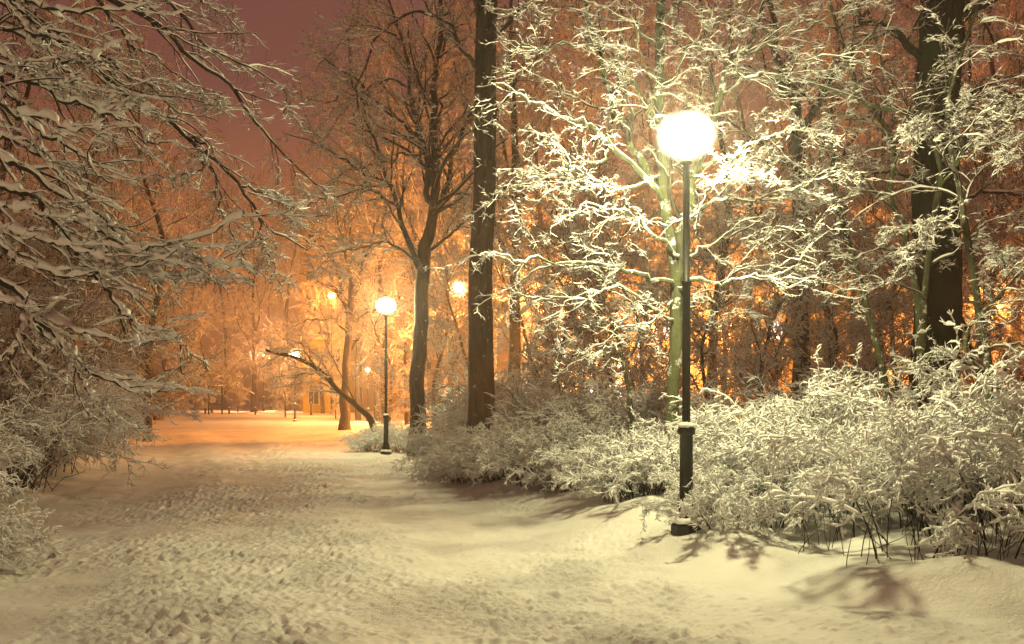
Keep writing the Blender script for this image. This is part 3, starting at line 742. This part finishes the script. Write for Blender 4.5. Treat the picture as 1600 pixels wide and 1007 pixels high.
# px at trunk, Y, kind, scale, where it is (for the label)
BG = [
    # right wood
    (800, 33, 0, 1.1, 'frosted tree just right of the tall straight trunk'),
    (850, 44, 1, 1.05, 'tall frosted tree behind the orange glow right of the tall straight trunk'),
    (905, 30, 2, 1.0, 'bushy frosted tree behind the long low snowy bough'),
    (945, 38, 1, 1.0, 'tall frosted tree left of the mossy trunk'),
    (1000, 26, 2, .85, 'low bushy frosted tree just left behind the mossy trunk'),
    (1030, 47, 1, 1.0, 'tall frosted tree far behind the nearest lamp'),
    (1110, 31, 3, 1.1, 'drooping frosted tree right behind the nearest lamp'),
    (1165, 38, 1, 1.0, 'tall frosted tree in front of the yellow lit house'),
    (1215, 27, 2, .9, 'low bushy frosted tree left of the dark forked trunk'),
    (1300, 33, 3, 1.1, 'drooping frosted tree right of the dark forked trunk'),
    (1340, 42, 1, 1.0, 'tall frosted tree between the dark forked trunk and the thick trunk'),
    (1400, 26, 2, 1.0, 'low bushy frosted tree left of the thick old trunk'),
    (1440, 36, 0, 1.1, 'frosted tree behind the thick old trunk'),
    (1530, 29, 3, 1.0, 'drooping frosted tree right of the thick old trunk'),
    (1580, 37, 1, 1.0, 'tall frosted tree at the right edge of the photo'),
    (1650, 25, 2, 1.1, 'bushy frosted tree cut by the right edge'),
    (690, 58, 1, 1.1, 'tall frosted tree behind the orange lamp'),
    (735, 35, 2, .9, 'low bushy frosted tree behind the base of the tall straight trunk'),
    (640, 52, 0, 1.1, 'frosted tree behind the forked tree'),
    (600, 60, 1, .95, 'tall frosted tree behind the second street lamp'),
    (560, 70, 0, 1.05, 'frosted tree beyond the mid trunk'),
    (610, 40, 2, .75, 'low bushy frosted tree lit white behind the second street lamp'),
    (770, 58, 1, 1.1, 'far tall frosted tree between lamp and straight trunk'),
    (900, 60, 1, 1.1, 'farthest tall frosted tree left of the mossy tree'),
    (1080, 60, 1, 1.1, 'farthest tall frosted tree behind the nearest lamp post'),
    (1250, 56, 1, 1.1, 'farthest tall frosted tree behind the dark forked trunk'),
    (1420, 56, 1, 1.1, 'farthest tall frosted tree behind the crooked green stem'),
    (1560, 54, 1, 1.1, 'farthest tall frosted tree towards the right edge'),
    (960, 21, 2, .62, 'small bushy tree in the dark second row left of the mossy trunk'),
    (870, 24, 2, .75, 'small bushy tree right of the tall straight trunk, lit orange'),
    (1105, 20, 2, .6, 'small bushy tree just right behind the nearest lamp post'),
    (1190, 22, 2, .7, 'small bushy tree left in front of the yellow lit house'),
    (1290, 21, 2, .65, 'small bushy tree behind the foot of the slender green stem'),
    (1370, 23, 2, .75, 'small bushy tree behind the crooked green stem'),
    (1530, 20, 2, .65, 'small bushy tree right of the foot of the thick old trunk'),
    (1130, 34, 2, 1.0, 'middle sized bushy tree far behind the nearest lamp post'),
    (1270, 34, 2, 1.0, 'middle sized bushy tree right of the dark forked trunk'),
    (1480, 34, 2, 1.1, 'middle sized bushy tree far behind the thick old trunk'),
    (830, 34, 2, 1.0, 'middle sized bushy tree in the orange glow right of the tall trunk'),
    (960, 45, 2, 1.2, 'middle sized bushy tree far in the glow left of the mossy trunk'),
    (1200, 46, 2, 1.2, 'middle sized bushy tree just in front of the yellow lit house'),
    (1340, 46, 2, 1.2, 'middle sized bushy tree in front of the cream town house'),
    (680, 36, 2, .9, 'middle sized bushy tree between forked tree and straight trunk'),
    (688, 50, 0, 1.2, 'frosted tree between the forked tree and the tall straight trunk'),
    (590, 66, 1, 1.1, 'far tall frosted tree between the mid trunk and the second lamp'),
    (80, 62, 1, 1.0, 'far tall frosted tree high behind the heavy snowy boughs'),
    (255, 108, 1, 1.0, 'hazy tall tree at the left end of the far row'),
    (300, 118, 1, 1.3, 'hazy tree rising behind the leftmost bollard'),
    (350, 122, 1, 1.4, 'hazy tall tree rising behind the notice board'),
    (425, 118, 3, 1.3, 'hazy drooping tree right of the last bollard'),
    (450, 112, 1, 1.4, 'hazy tree behind the far warm lamp'),
    (540, 108, 1, 1.3, 'hazy tall tree beyond the mid trunk on the far side'),
    (275, 90, 2, .8, 'low pale bushy tree behind the litter bin'),
    (300, 100, 2, .8, 'low pale bushy tree left of the notice board'),
    (372, 98, 2, .7, 'low pale bushy tree right of the notice board'),
    (525, 74, 2, .6, 'low bushy tree on the far square beside the mid trunk'),
    (505, 100, 0, 1.0, 'orange lit tree on the far square behind the far warm lamp'),
    # left wood
    (40, 22, 3, .85, 'drooping frosted tree at the left edge behind the heavy boughs'),
    (130, 30, 0, .8, 'frosted tree behind the heavy snowy boughs on the left'),
    (230, 36, 3, 1.05, 'drooping frosted tree above the rounded hairy shrub'),
    (-60, 30, 1, .8, 'tall frosted tree rising outside the left edge'),
    (185, 50, 0, 1.0, 'frosted orange brown tree left of the patch of open sky'),
    (235, 78, 1, .95, 'far orange lit tall tree behind the rounded weeping tree'),
    (395, 106, 0, 1.35, 'hazy orange tree beyond the bollards under the open sky'),
    (150, 45, 1, .85, 'tall frosted tree high at the left behind the others'),
    (330, 95, 2, 1.3, 'pale pinkish tree behind the notice board'),
    (400, 105, 3, 1.1, 'pale hazy tree behind the bollards'),
    (260, 100, 3, 1.1, 'pale hazy tree left of the notice board'),
    (445, 82, 2, .8, 'small dark tree on the far square left of the yellow lit wall'),
    (205, 70, 0, 1.0, 'far frosted tree hidden behind the rounded shrub'),
]
used = [False] * 4
for (px, Y, k, s, lab) in BG:
    x = (px - CX) / F * Y; z = ground_z(x, Y) if Y < 40 else 0.
    if not used[k]:
        used[k] = True; r = protos[k]; r.location = (x, Y, z); r.rotation_euler = (0, 0, rg.uniform(0, 6.28)); r.scale = (s,) * 3; r['label'] = lab
    else:
        dup(protos[k], (x, Y, z), rg.uniform(0, 6.28), s, lab)

# ------------------------------------------------------------------ shrubs
def shrub(seed, H, W, n, label, group, loc, name='snowy_shrub', sn=1., droop=.07, nc=6, nd=3, ld=.07, nb=12, t0=.28):
    rg = np.random.default_rng(seed)
    t = empty(name, loc, label, 'shrub', group)
    g = Geo(); tg = Geo(); sg = Geo()
    K = 12
    a = rg.uniform(0, 2 * math.pi, n); rr = np.sqrt(rg.uniform(0, 1, n))
    base = np.stack([np.cos(a) * rr * W * .22, np.sin(a) * rr * W * .22, np.full(n, -.08)], 1)
    out = np.stack([np.cos(a), np.sin(a), np.zeros(n)], 1) * (rg.uniform(.15, .75, n)[:, None] * (.4 + .6 * rr[:, None])) + rg.normal(0, .12, (n, 3))
    d = nrm(out + np.array((0, 0, 1.)))
    L = H * rg.uniform(.75, 1.35, n); P = np.empty((n, K, 3)); P[:, 0] = base
    for k in range(1, K):
        P[:, k] = P[:, k - 1] + d * (L / (K - 1))[:, None]
        u = k / K
        d = nrm(d + rg.normal(0, .085, (n, 3)) + out * .10 * (W / H) + np.array((0, 0, -droop * 3.2 * u ** 1.5)))
    P[..., 2] = np.maximum(P[..., 2], -.08 + np.linspace(0, .25, K)[None])
    R = .0085 * (1 - .7 * np.linspace(0, 1, K))[None] * rg.uniform(.6, 1.3, (n, 1))
    tube(g, P, R, 6); snowtube(sg, rg, P, R, .011 * sn, 5)
    B, BR = kids(rg, P, R, nb, ang=(20, 60), ratio=.34, K=9, wob=.15, trop=(0, 0, -droop * .8), t0=t0, rmin=.003, fall=.3)
    C, CR = kids(rg, B, BR, nc, ang=(25, 60), ratio=.42, K=6, wob=.18, trop=(0, 0, -droop * .5), rmin=.0022)
    D, DR = kids(rg, C, CR, nd, ang=(30, 65), K=4, wob=.2, lens=ld, rmin=.002)
    tube(tg, B, BR, 4); tube(tg, C, CR, 3)
    snowtube(sg, rg, B, BR, .011 * sn, 5, lump=.5); snowtube(sg, rg, C, CR, .009 * sn, 5, lump=.6, steep=.7); snowtube(sg, rg, D, DR, .007 * sn, 4, lump=.6, steep=.5)
    ns = n * 2; a2 = rg.uniform(0, 2 * math.pi, ns); r2 = np.sqrt(rg.uniform(0, 1, ns)) * W * .3      # thin bare suckers
    S = np.empty((ns, 6, 3)); S[:, 0] = np.stack([np.cos(a2) * r2, np.sin(a2) * r2, np.full(ns, -.08)], 1); ds = nrm(rg.normal(0, .36, (ns, 3)) + np.array((0, 0, 1.)))
    for k in range(1, 6):
        S[:, k] = S[:, k - 1] + ds * (rg.uniform(.35, 1.2, ns) * H * .10)[:, None]; ds = nrm(ds + rg.normal(0, .15, (ns, 3)))
    tube(g, S, np.repeat((.0045 * (1 - .6 * np.linspace(0, 1, 6)))[None], ns, 0), 4)
    g.build('stems', M['bark'], t); tg.build('twigs', M['twig_bark'], t); sg.build('snow_cover', M['snow'], t)
    return t

GS = 'snow covered shrubs along the right bank'
sh = [shrub(301, 1.12, 2.5, 46, '', GS, (0, 0, 0), droop=.09, nc=5, nd=3, ld=.09), shrub(302, .98, 2.3, 38, '', GS, (0, 0, 0), sn=1.05, droop=.12, nc=5, ld=.09), shrub(303, .95, 1.8, 44, '', GS, (0, 0, 0), droop=.05),
      shrub(304, 1.5, 3.5, 20, '', GS, (0, 0, 0), sn=1.7, droop=.14, nc=6, nd=3, ld=.10, nb=13, t0=.36), shrub(305, 1.35, 2.7, 22, '', GS, (0, 0, 0), sn=1.5, droop=.11, nc=6, nd=3, ld=.09, nb=13, t0=.36)]
SH = [  # px, Y, kind, scale, label
    (1135, 10.1, 4, .6, 'small frosted shrub whose twigs cross in front of the nearest lamp post'),
    (1185, 10.9, 4, .95, 'white snow laden shrub immediately right of the nearest lamp post'),
    (1290, 10.9, 4, .9, 'white shrub with dark upright stems, second right of the nearest lamp'),
    (1425, 8.9, 3, .95, 'white arching shrub with its twigs drooping to the snow near the right edge'),
    (1545, 8.9, 4, .9, 'lowest drooping white shrub, nearest the camera at the right'),
    (1600, 9.3, 3, 1.0, 'large white shrub cut by the right edge of the photo'),
    (1240, 12.2, 3, .95, 'tall white shrub behind the first one right of the nearest lamp'),
    (1390, 11.8, 4, 1.1, 'tall white shrub behind the drooping one, in front of the thick old trunk'),
    (1520, 11.0, 4, 1.1, 'tall white shrub behind the right edge one, below the bent sapling'),
    (1000, 12.2, 2, .9, 'pale twiggy shrub just left of the foot of the nearest lamp'),
    (1065, 13.0, 1, .9, 'shrub around the foot of the mossy trunk'),
    (925, 14.4, 2, 1.1, 'pale shrub midway along the bank left of the mossy tree'),
    (860, 15.6, 1, 1.0, 'brownish shaded shrub with drooping twigs in the middle of the bank'),
    (800, 17.2, 0, .9, 'shaded shrub right of the foot of the tall straight trunk'),
    (745, 18.2, 1, 1.0, 'shaded shrub in front of the tall straight trunk'),
    (716, 20.5, 0, .8, 'grey brown shrub left of the foot of the tall straight trunk'),
    (905, 18.0, 0, 1.3, 'taller shaded shrub behind the middle of the bank'),
    (840, 22.0, 0, 1.6, 'taller shrub behind the shaded ones, lit orange from behind'),
    (980, 17.0, 0, 1.4, 'tall shrub in the second row left of the mossy tree'),
    (1130, 15.5, 0, 1.25, 'tall shrub in the second row right of the mossy tree'),
    (1330, 15.0, 0, 1.4, 'tall shrub in the second row below the slender green stem'),
    (632, 28.4, 1, .85, 'small white shrub beside the second street lamp'),
    (583, 29.0, 2, .8, 'low white shrub around the foot of the second street lamp'),
    (728, 24.0, 0, .95, 'shrub right of the foot of the forked tree'),
    (800, 26.0, 0, 1.7, 'shrub lit orange behind the tall straight trunk'),
]
used = [False] * 5
rg = random.Random(5)
for (px, Y, k, s, lab) in SH:
    x = (px - CX) / F * Y; z = ground_z(x, Y)
    if not used[k]:
        used[k] = True; r = sh[k]; r.location = (x, Y, z); r.rotation_euler = (0, 0, rg.uniform(0, 6.28)); r.scale = (s,) * 3; r['label'] = lab
    else: dup(sh[k], (x, Y, z), rg.uniform(0, 6.28), s, lab)

GL = 'snowy shrubs on the left verge'
LS = [
    (-200, 11.8, 0, 1.3, 'large grey snowy shrub at the left edge below the heavy boughs'),
    (-40, 15.0, 0, 1.5, 'grey snowy shrub with arching twigs beside the left edge of the path'),
    (50, 20, 1, 1.4, 'brownish shrub where the left verge bends, right of the arching one'),
    (-20, 18.5, 0, 2.2, 'tall shaded shrub in the second row at the left'),
    (-150, 8.4, 2, 1.0, 'small snowy shrub poking in at the lower left edge of the photo'),
    (20, 24, 0, 1.9, 'tall shaded shrub below the rounded hairy tree'),
]
for (px, Y, k, s, lab) in LS:
    x = (px - CX) / F * Y; dup(sh[k], (x, Y, ground_z(x, Y)), rg.uniform(0, 6.28), s, lab, GL)

# rounded hairy weeping trees on the left, fine twigs almost bare
def hairy(seed, H, W, label, loc, group):
    rg = np.random.default_rng(seed)
    t = empty('weeping_tree', loc, label, 'tree', group)
    tr = spline([(0, 0, -.2), (.05, 0, H * .3), (0, .1, H * .6), (0, 0, H * .85)], 18, rg, .02); R = .12 * (1 - .8 * np.linspace(0, 1, 18))
    g = Geo(); tube(g, tr[None], R[None], 9); g.build('trunk', M['bark'], t)
    g = Geo()
    A, AR = kids(rg, tr[None], R[None], 34, ang=(40, 75), K=12, t0=.1, wob=.10, trop=(0, 0, -.02), lens=W, rr=.4, rmin=.014); tube(g, A, AR, 4)
    B, BR = kids(rg, A, AR, 13, ang=(22, 55), ratio=.36, K=7, wob=.14, trop=(0, 0, -.09), rmin=.010); tube(g, B, BR, 3)
    C, CR = kids(rg, B, BR, 9, ang=(22, 55), ratio=.5, K=5, wob=.15, trop=(0, 0, -.09), rmin=.0075); tube(g, C, CR, 3)
    D, DR = kids(rg, C, CR, 5, ang=(22, 60), ratio=.6, K=4, wob=.15, trop=(0, 0, -.08), rmin=.0065); tube(g, D, DR, 3)
    g.build('crown', M['twig_thin'], t, smooth=False)
    return t
GH = 'weeping fine twigged trees on the left verge'
h0 = hairy(401, 4.4, 2.5, 'rounded weeping tree of fine brown twigs nearest the orange square', (0, 0, 0), GH)
x = (160 - CX) / F * 27; h0.location = (x, 25, ground_z(x, 25)); h0.scale = (1., 1., 1.3)
for (px, Y, s, lab) in [(185, 38, 1.45, 'weeping tree standing just left of the orange clearing, behind the rounded one'), (85, 26, 1.2, 'weeping tree between the rounded one and the left edge, under the heavy boughs'), (50, 21, .95, 'rounded weeping tree of fine brown twigs behind the arching left shrub'), (-50, 16.5, .95, 'weeping fine twigged tree at the left edge behind the heavy boughs'), (150, 35, 1.35, 'tallest weeping fine twigged tree, farthest back on the left')]:
    x = (px - CX) / F * Y; dup(h0, (x, Y, ground_z(x, Y)), rg.uniform(0, 6), s, lab)

# ------------------------------------------------------------------ far square: bollards, notice board, bin, bench, houses
bo = None
for i, (px, Y, lab) in enumerate([(284, 92, 'leftmost thin dark bollard on the far snowy square'), (321, 92, 'dark bollard touching the left post of the notice board'), (358, 92, 'dark bollard just right of the notice board'), (399, 92, 'dark bollard standing farthest right on the far square')]):
    x = (px - CX) / F * Y
    if bo is None:
        bo = empty('bollard', (x, Y, 0), lab, 'bollard', 'dark bollards on the far square')
        g = Geo(); g.lathe([(0, -.1), (.09, -.1), (.09, .62), (.07, .66), (0, .67)], 12); g.build('post', M['iron'], bo)
        g = Geo(); g.lathe([(0, .665), (.085, .66), (.07, .72), (0, .75)], 12); g.build('snow_cap', M['snow_cap'], bo)
    else: dup(bo, (x, Y, 0), 0, 1., lab)
x0 = (326 - CX) / F * 88; x1 = (347 - CX) / F * 88
t = empty('notice_board', ((x0 + x1) / 2, 88, 0), 'tall framed notice board between two dark posts on the far square', 'notice board')
w = x1 - x0
for s in (-1, 1):
    g = Geo(); g.box((s * w / 2, 0, 1.25), (.12, .12, 2.7)); g.build('post', M['iron'], t, smooth=False)
g = Geo(); g.box((0, 0, 2.55), (w - .14, .08, .08)); g.box((0, 0, 1.0), (w - .14, .08, .08)); g.build('frame', M['iron'], t, smooth=False)
g = Geo(); g.box((0, 0, 2.18), (w - .2, .05, .55)); g.build('panel', M['notice'], t, smooth=False)
g = Geo(); g.box((-.22, 0, 1.42), (w * .42, .05, .62)); g.build('panel', M['notice'], t, smooth=False)
g = Geo(); g.box((0, 0, 2.66), (w + .1, .14, .1)); g.build('snow_cap', M['snow_cap'], t)
p = at(247, 655, 66)
t = empty('litter_bin', (p[0], 66, 0), 'dark wooden litter bin with a snow cap beside the left verge', 'litter bin')
g = Geo()
for i in range(9):
    a = i / 9 * 6.283; g.box((.3 * math.cos(a), .3 * math.sin(a), .5), (.05, .18, .85), a)
g.build('slatted_body', M['wood'], t, smooth=False)
g = Geo(); g.lathe([(0, .1), (.27, .1), (.27, .88), (0, .88)], 16); g.build('liner', M['iron'], t)
g = Geo(); g.lathe([(0, .9), (.33, .9), (.34, .98), (.2, 1.06), (0, 1.08)], 18); g.build('snow_cap', M['snow_cap'], t)
p = at(262, 648, 78)
t = empty('park_bench', (p[0] - 1, 78, 0), 'brown bench end with snow on top just behind the litter bin', 'bench')
g = Geo()
for k in range(4): g.box((0, -.18 + k * .12, .46), (1.8, .1, .04))
g.build('seat', M['wood'], t, smooth=False)
g = Geo()
for k in range(3): g.box((0, .26 + k * .02, .62 + k * .14), (1.8, .035, .11))
g.build('backrest', M['wood'], t, smooth=False)
for sx in (-.75, .75):
    g = Geo(); g.box((sx, 0, .22), (.06, .45, .44)); g.box((sx, .31, .6), (.05, .05, .7)); g.build('leg', M['iron'], t, smooth=False)
g = Geo(); g.box((0, 0, .51), (1.75, .42, .06)); g.box((0, .3, 1.0), (1.75, .08, .06)); g.build('snow_cover', M['snow_cap'], t)

# houses: walls, windows with frames and panes, roofs with snow
W_YEL = flat_mat('ochre_plaster', (.45, .30, .07), .9, 0, .3); W_CRM = flat_mat('cream_plaster', (.30, .23, .13), .9, 0, .3)
PANE = emit_mat('lit_window_pane', (1., .66, .28), 2.6); PANE2 = emit_mat('white_lit_window_pane', (1., .86, .75), 5.0)
PDK = flat_mat('dark_window_pane', (.02, .02, .02), .15); FRM = flat_mat('white_window_frame', (.6, .55, .45), .6)
ROOF = flat_mat('snowy_roof', (.6, .6, .6), .7)
def house(cx, Y, Wd, Hh, D, wall, label, floors, cols, lit, rz=0.):
    t = empty('town_house', (cx, Y, 0), label, 'house', None, rz)
    g = Geo(); g.box((0, D / 2, Hh / 2 - .3), (Wd, D, Hh + .6)); g.build('wall', wall, t, smooth=False)
    g = Geo(); g.box((0, -.1, Hh + .17), (Wd + .5, .5, .34))
    for f in range(1, floors): g.box((0, -.06, Hh * f / floors), (Wd, .12 - .004, .16))
    g.build('cornice', FRM, t, smooth=False)
    g = Geo(); y0, y1, z0, z1 = -.4, D + .4, Hh + .35, Hh + 3.
    g.raw([(-Wd / 2 - .3, y0, z0), (Wd / 2 + .3, y0, z0), (Wd / 2 + .3, D / 2, z1), (-Wd / 2 - .3, D / 2, z1), (Wd / 2 + .3, y1, z0), (-Wd / 2 - .3, y1, z0)], [(0, 1, 2, 3), (3, 2, 4, 5), (0, 3, 5, 5), (1, 4, 2, 2)])
    g.build('roof', ROOF, t, smooth=False)
    rgh = random.Random(int(cx * 7 + Y))
    ww, wh = min(1.2, Wd / cols * .45), Hh / floors * .5
    for f in range(floors):
        for c in range(cols):
            x = -Wd / 2 + Wd * (c + .5) / cols; z = Hh * (f + .5) / floors
            g = Geo()
            for (bx_, bz_, bw, bh) in [(0, wh / 2 + .05, ww + .2, .1), (0, -wh / 2 - .05, ww + .2, .1), (-ww / 2 - .05, 0, .1, wh), (ww / 2 + .05, 0, .1, wh), (0, 0, .07, wh), (0, wh * .18, ww, .07)]:
                g.box((x + bx_, -.045 if bw > .07 and bh > .07 else -.04, z + bz_), (bw, .085 if bw > .07 and bh > .07 else .07, bh))
            fr = g.build('window', FRM, t, smooth=False)
            g = Geo(); g.box((x, -.006, z), (ww - .004, .02, wh - .004)); q = rgh.random()
            g.build('pane', PANE2 if q < lit * .3 else PANE if q < lit else PDK, fr, smooth=False)
    return t
house(at(1190, 0, 88)[0], 88, 20, 9, 8, W_YEL, 'yellow lit town house with lit windows seen through the thicket right of the nearest lamp', 3, 8, .45)
house(at(1400, 0, 80)[0], 80, 13, 8, 8, W_CRM, 'cream town house behind the green stems at the right', 2, 5, .5, -.1)
house(at(507, 0, 102)[0], 102, 4.4, 7.5, 6, flat_mat('bright_yellow_plaster', (.50, .38, .02), .9, 0, .3), 'narrow bright yellow building above the end of the leaning branch', 2, 2, .0)
house(at(630, 0, 125)[0], 125, 26, 23, 10, W_YEL, 'tall ochre apartment house glowing behind the forked tree', 6, 9, .0)
house(at(940, 0, 92)[0], 92, 16, 8, 8, W_CRM, 'cream house with bright windows behind the shrubs left of the mossy tree', 2, 6, .55, .08)

# ------------------------------------------------------------------ world, haze, camera
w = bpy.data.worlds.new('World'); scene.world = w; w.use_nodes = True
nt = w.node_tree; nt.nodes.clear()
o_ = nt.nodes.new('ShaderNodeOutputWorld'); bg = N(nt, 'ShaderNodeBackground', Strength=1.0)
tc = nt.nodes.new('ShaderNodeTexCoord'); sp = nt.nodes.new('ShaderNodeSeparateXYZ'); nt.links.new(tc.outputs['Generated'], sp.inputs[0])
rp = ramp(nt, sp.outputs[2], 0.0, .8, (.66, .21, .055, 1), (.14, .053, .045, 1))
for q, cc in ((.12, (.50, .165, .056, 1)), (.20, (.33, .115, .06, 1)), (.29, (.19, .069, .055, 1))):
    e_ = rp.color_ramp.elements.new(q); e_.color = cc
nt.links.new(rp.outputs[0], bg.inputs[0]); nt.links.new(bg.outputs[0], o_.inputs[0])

HAZE = True
if HAZE:
    m, nt, out = mat_new('night_haze')
    v = N(nt, 'ShaderNodeVolumePrincipled', Density=.0025, Anisotropy=.8)
    v.inputs['Color'].default_value = (.9, .88, .86, 1)
    nt.links.new(v.outputs[0], out.inputs['Volume'])
    g = Geo(); g.box((0, 420, 15), (1040, 1000, 34)); hz = g.build('haze', m, smooth=False); hz['kind'] = 'stuff'

cam = bpy.data.cameras.new('camera'); co = bpy.data.objects.new('camera', cam); COL.objects.link(co)
co.location = (0, 0, EYE); co.rotation_euler = (math.radians(90), 0, 0)
cam.sensor_width = 36; cam.lens = 36 * F / 1600; cam.shift_y = (HY - 503.5) / 1600
cam.clip_end = 3000; cam.clip_start = .05
scene.camera = co
scene.view_settings.view_transform = 'Standard'; scene.view_settings.look = 'None'
scene.view_settings.exposure = 0; scene.view_settings.gamma = 1
c = scene.cycles
c.max_bounces = 5; c.diffuse_bounces = 2; c.glossy_bounces = 1; c.transmission_bounces = 2; c.volume_bounces = 0; c.transparent_max_bounces = 8
c.use_denoising = True; c.sample_clamp_indirect = 4; c.use_light_tree = True
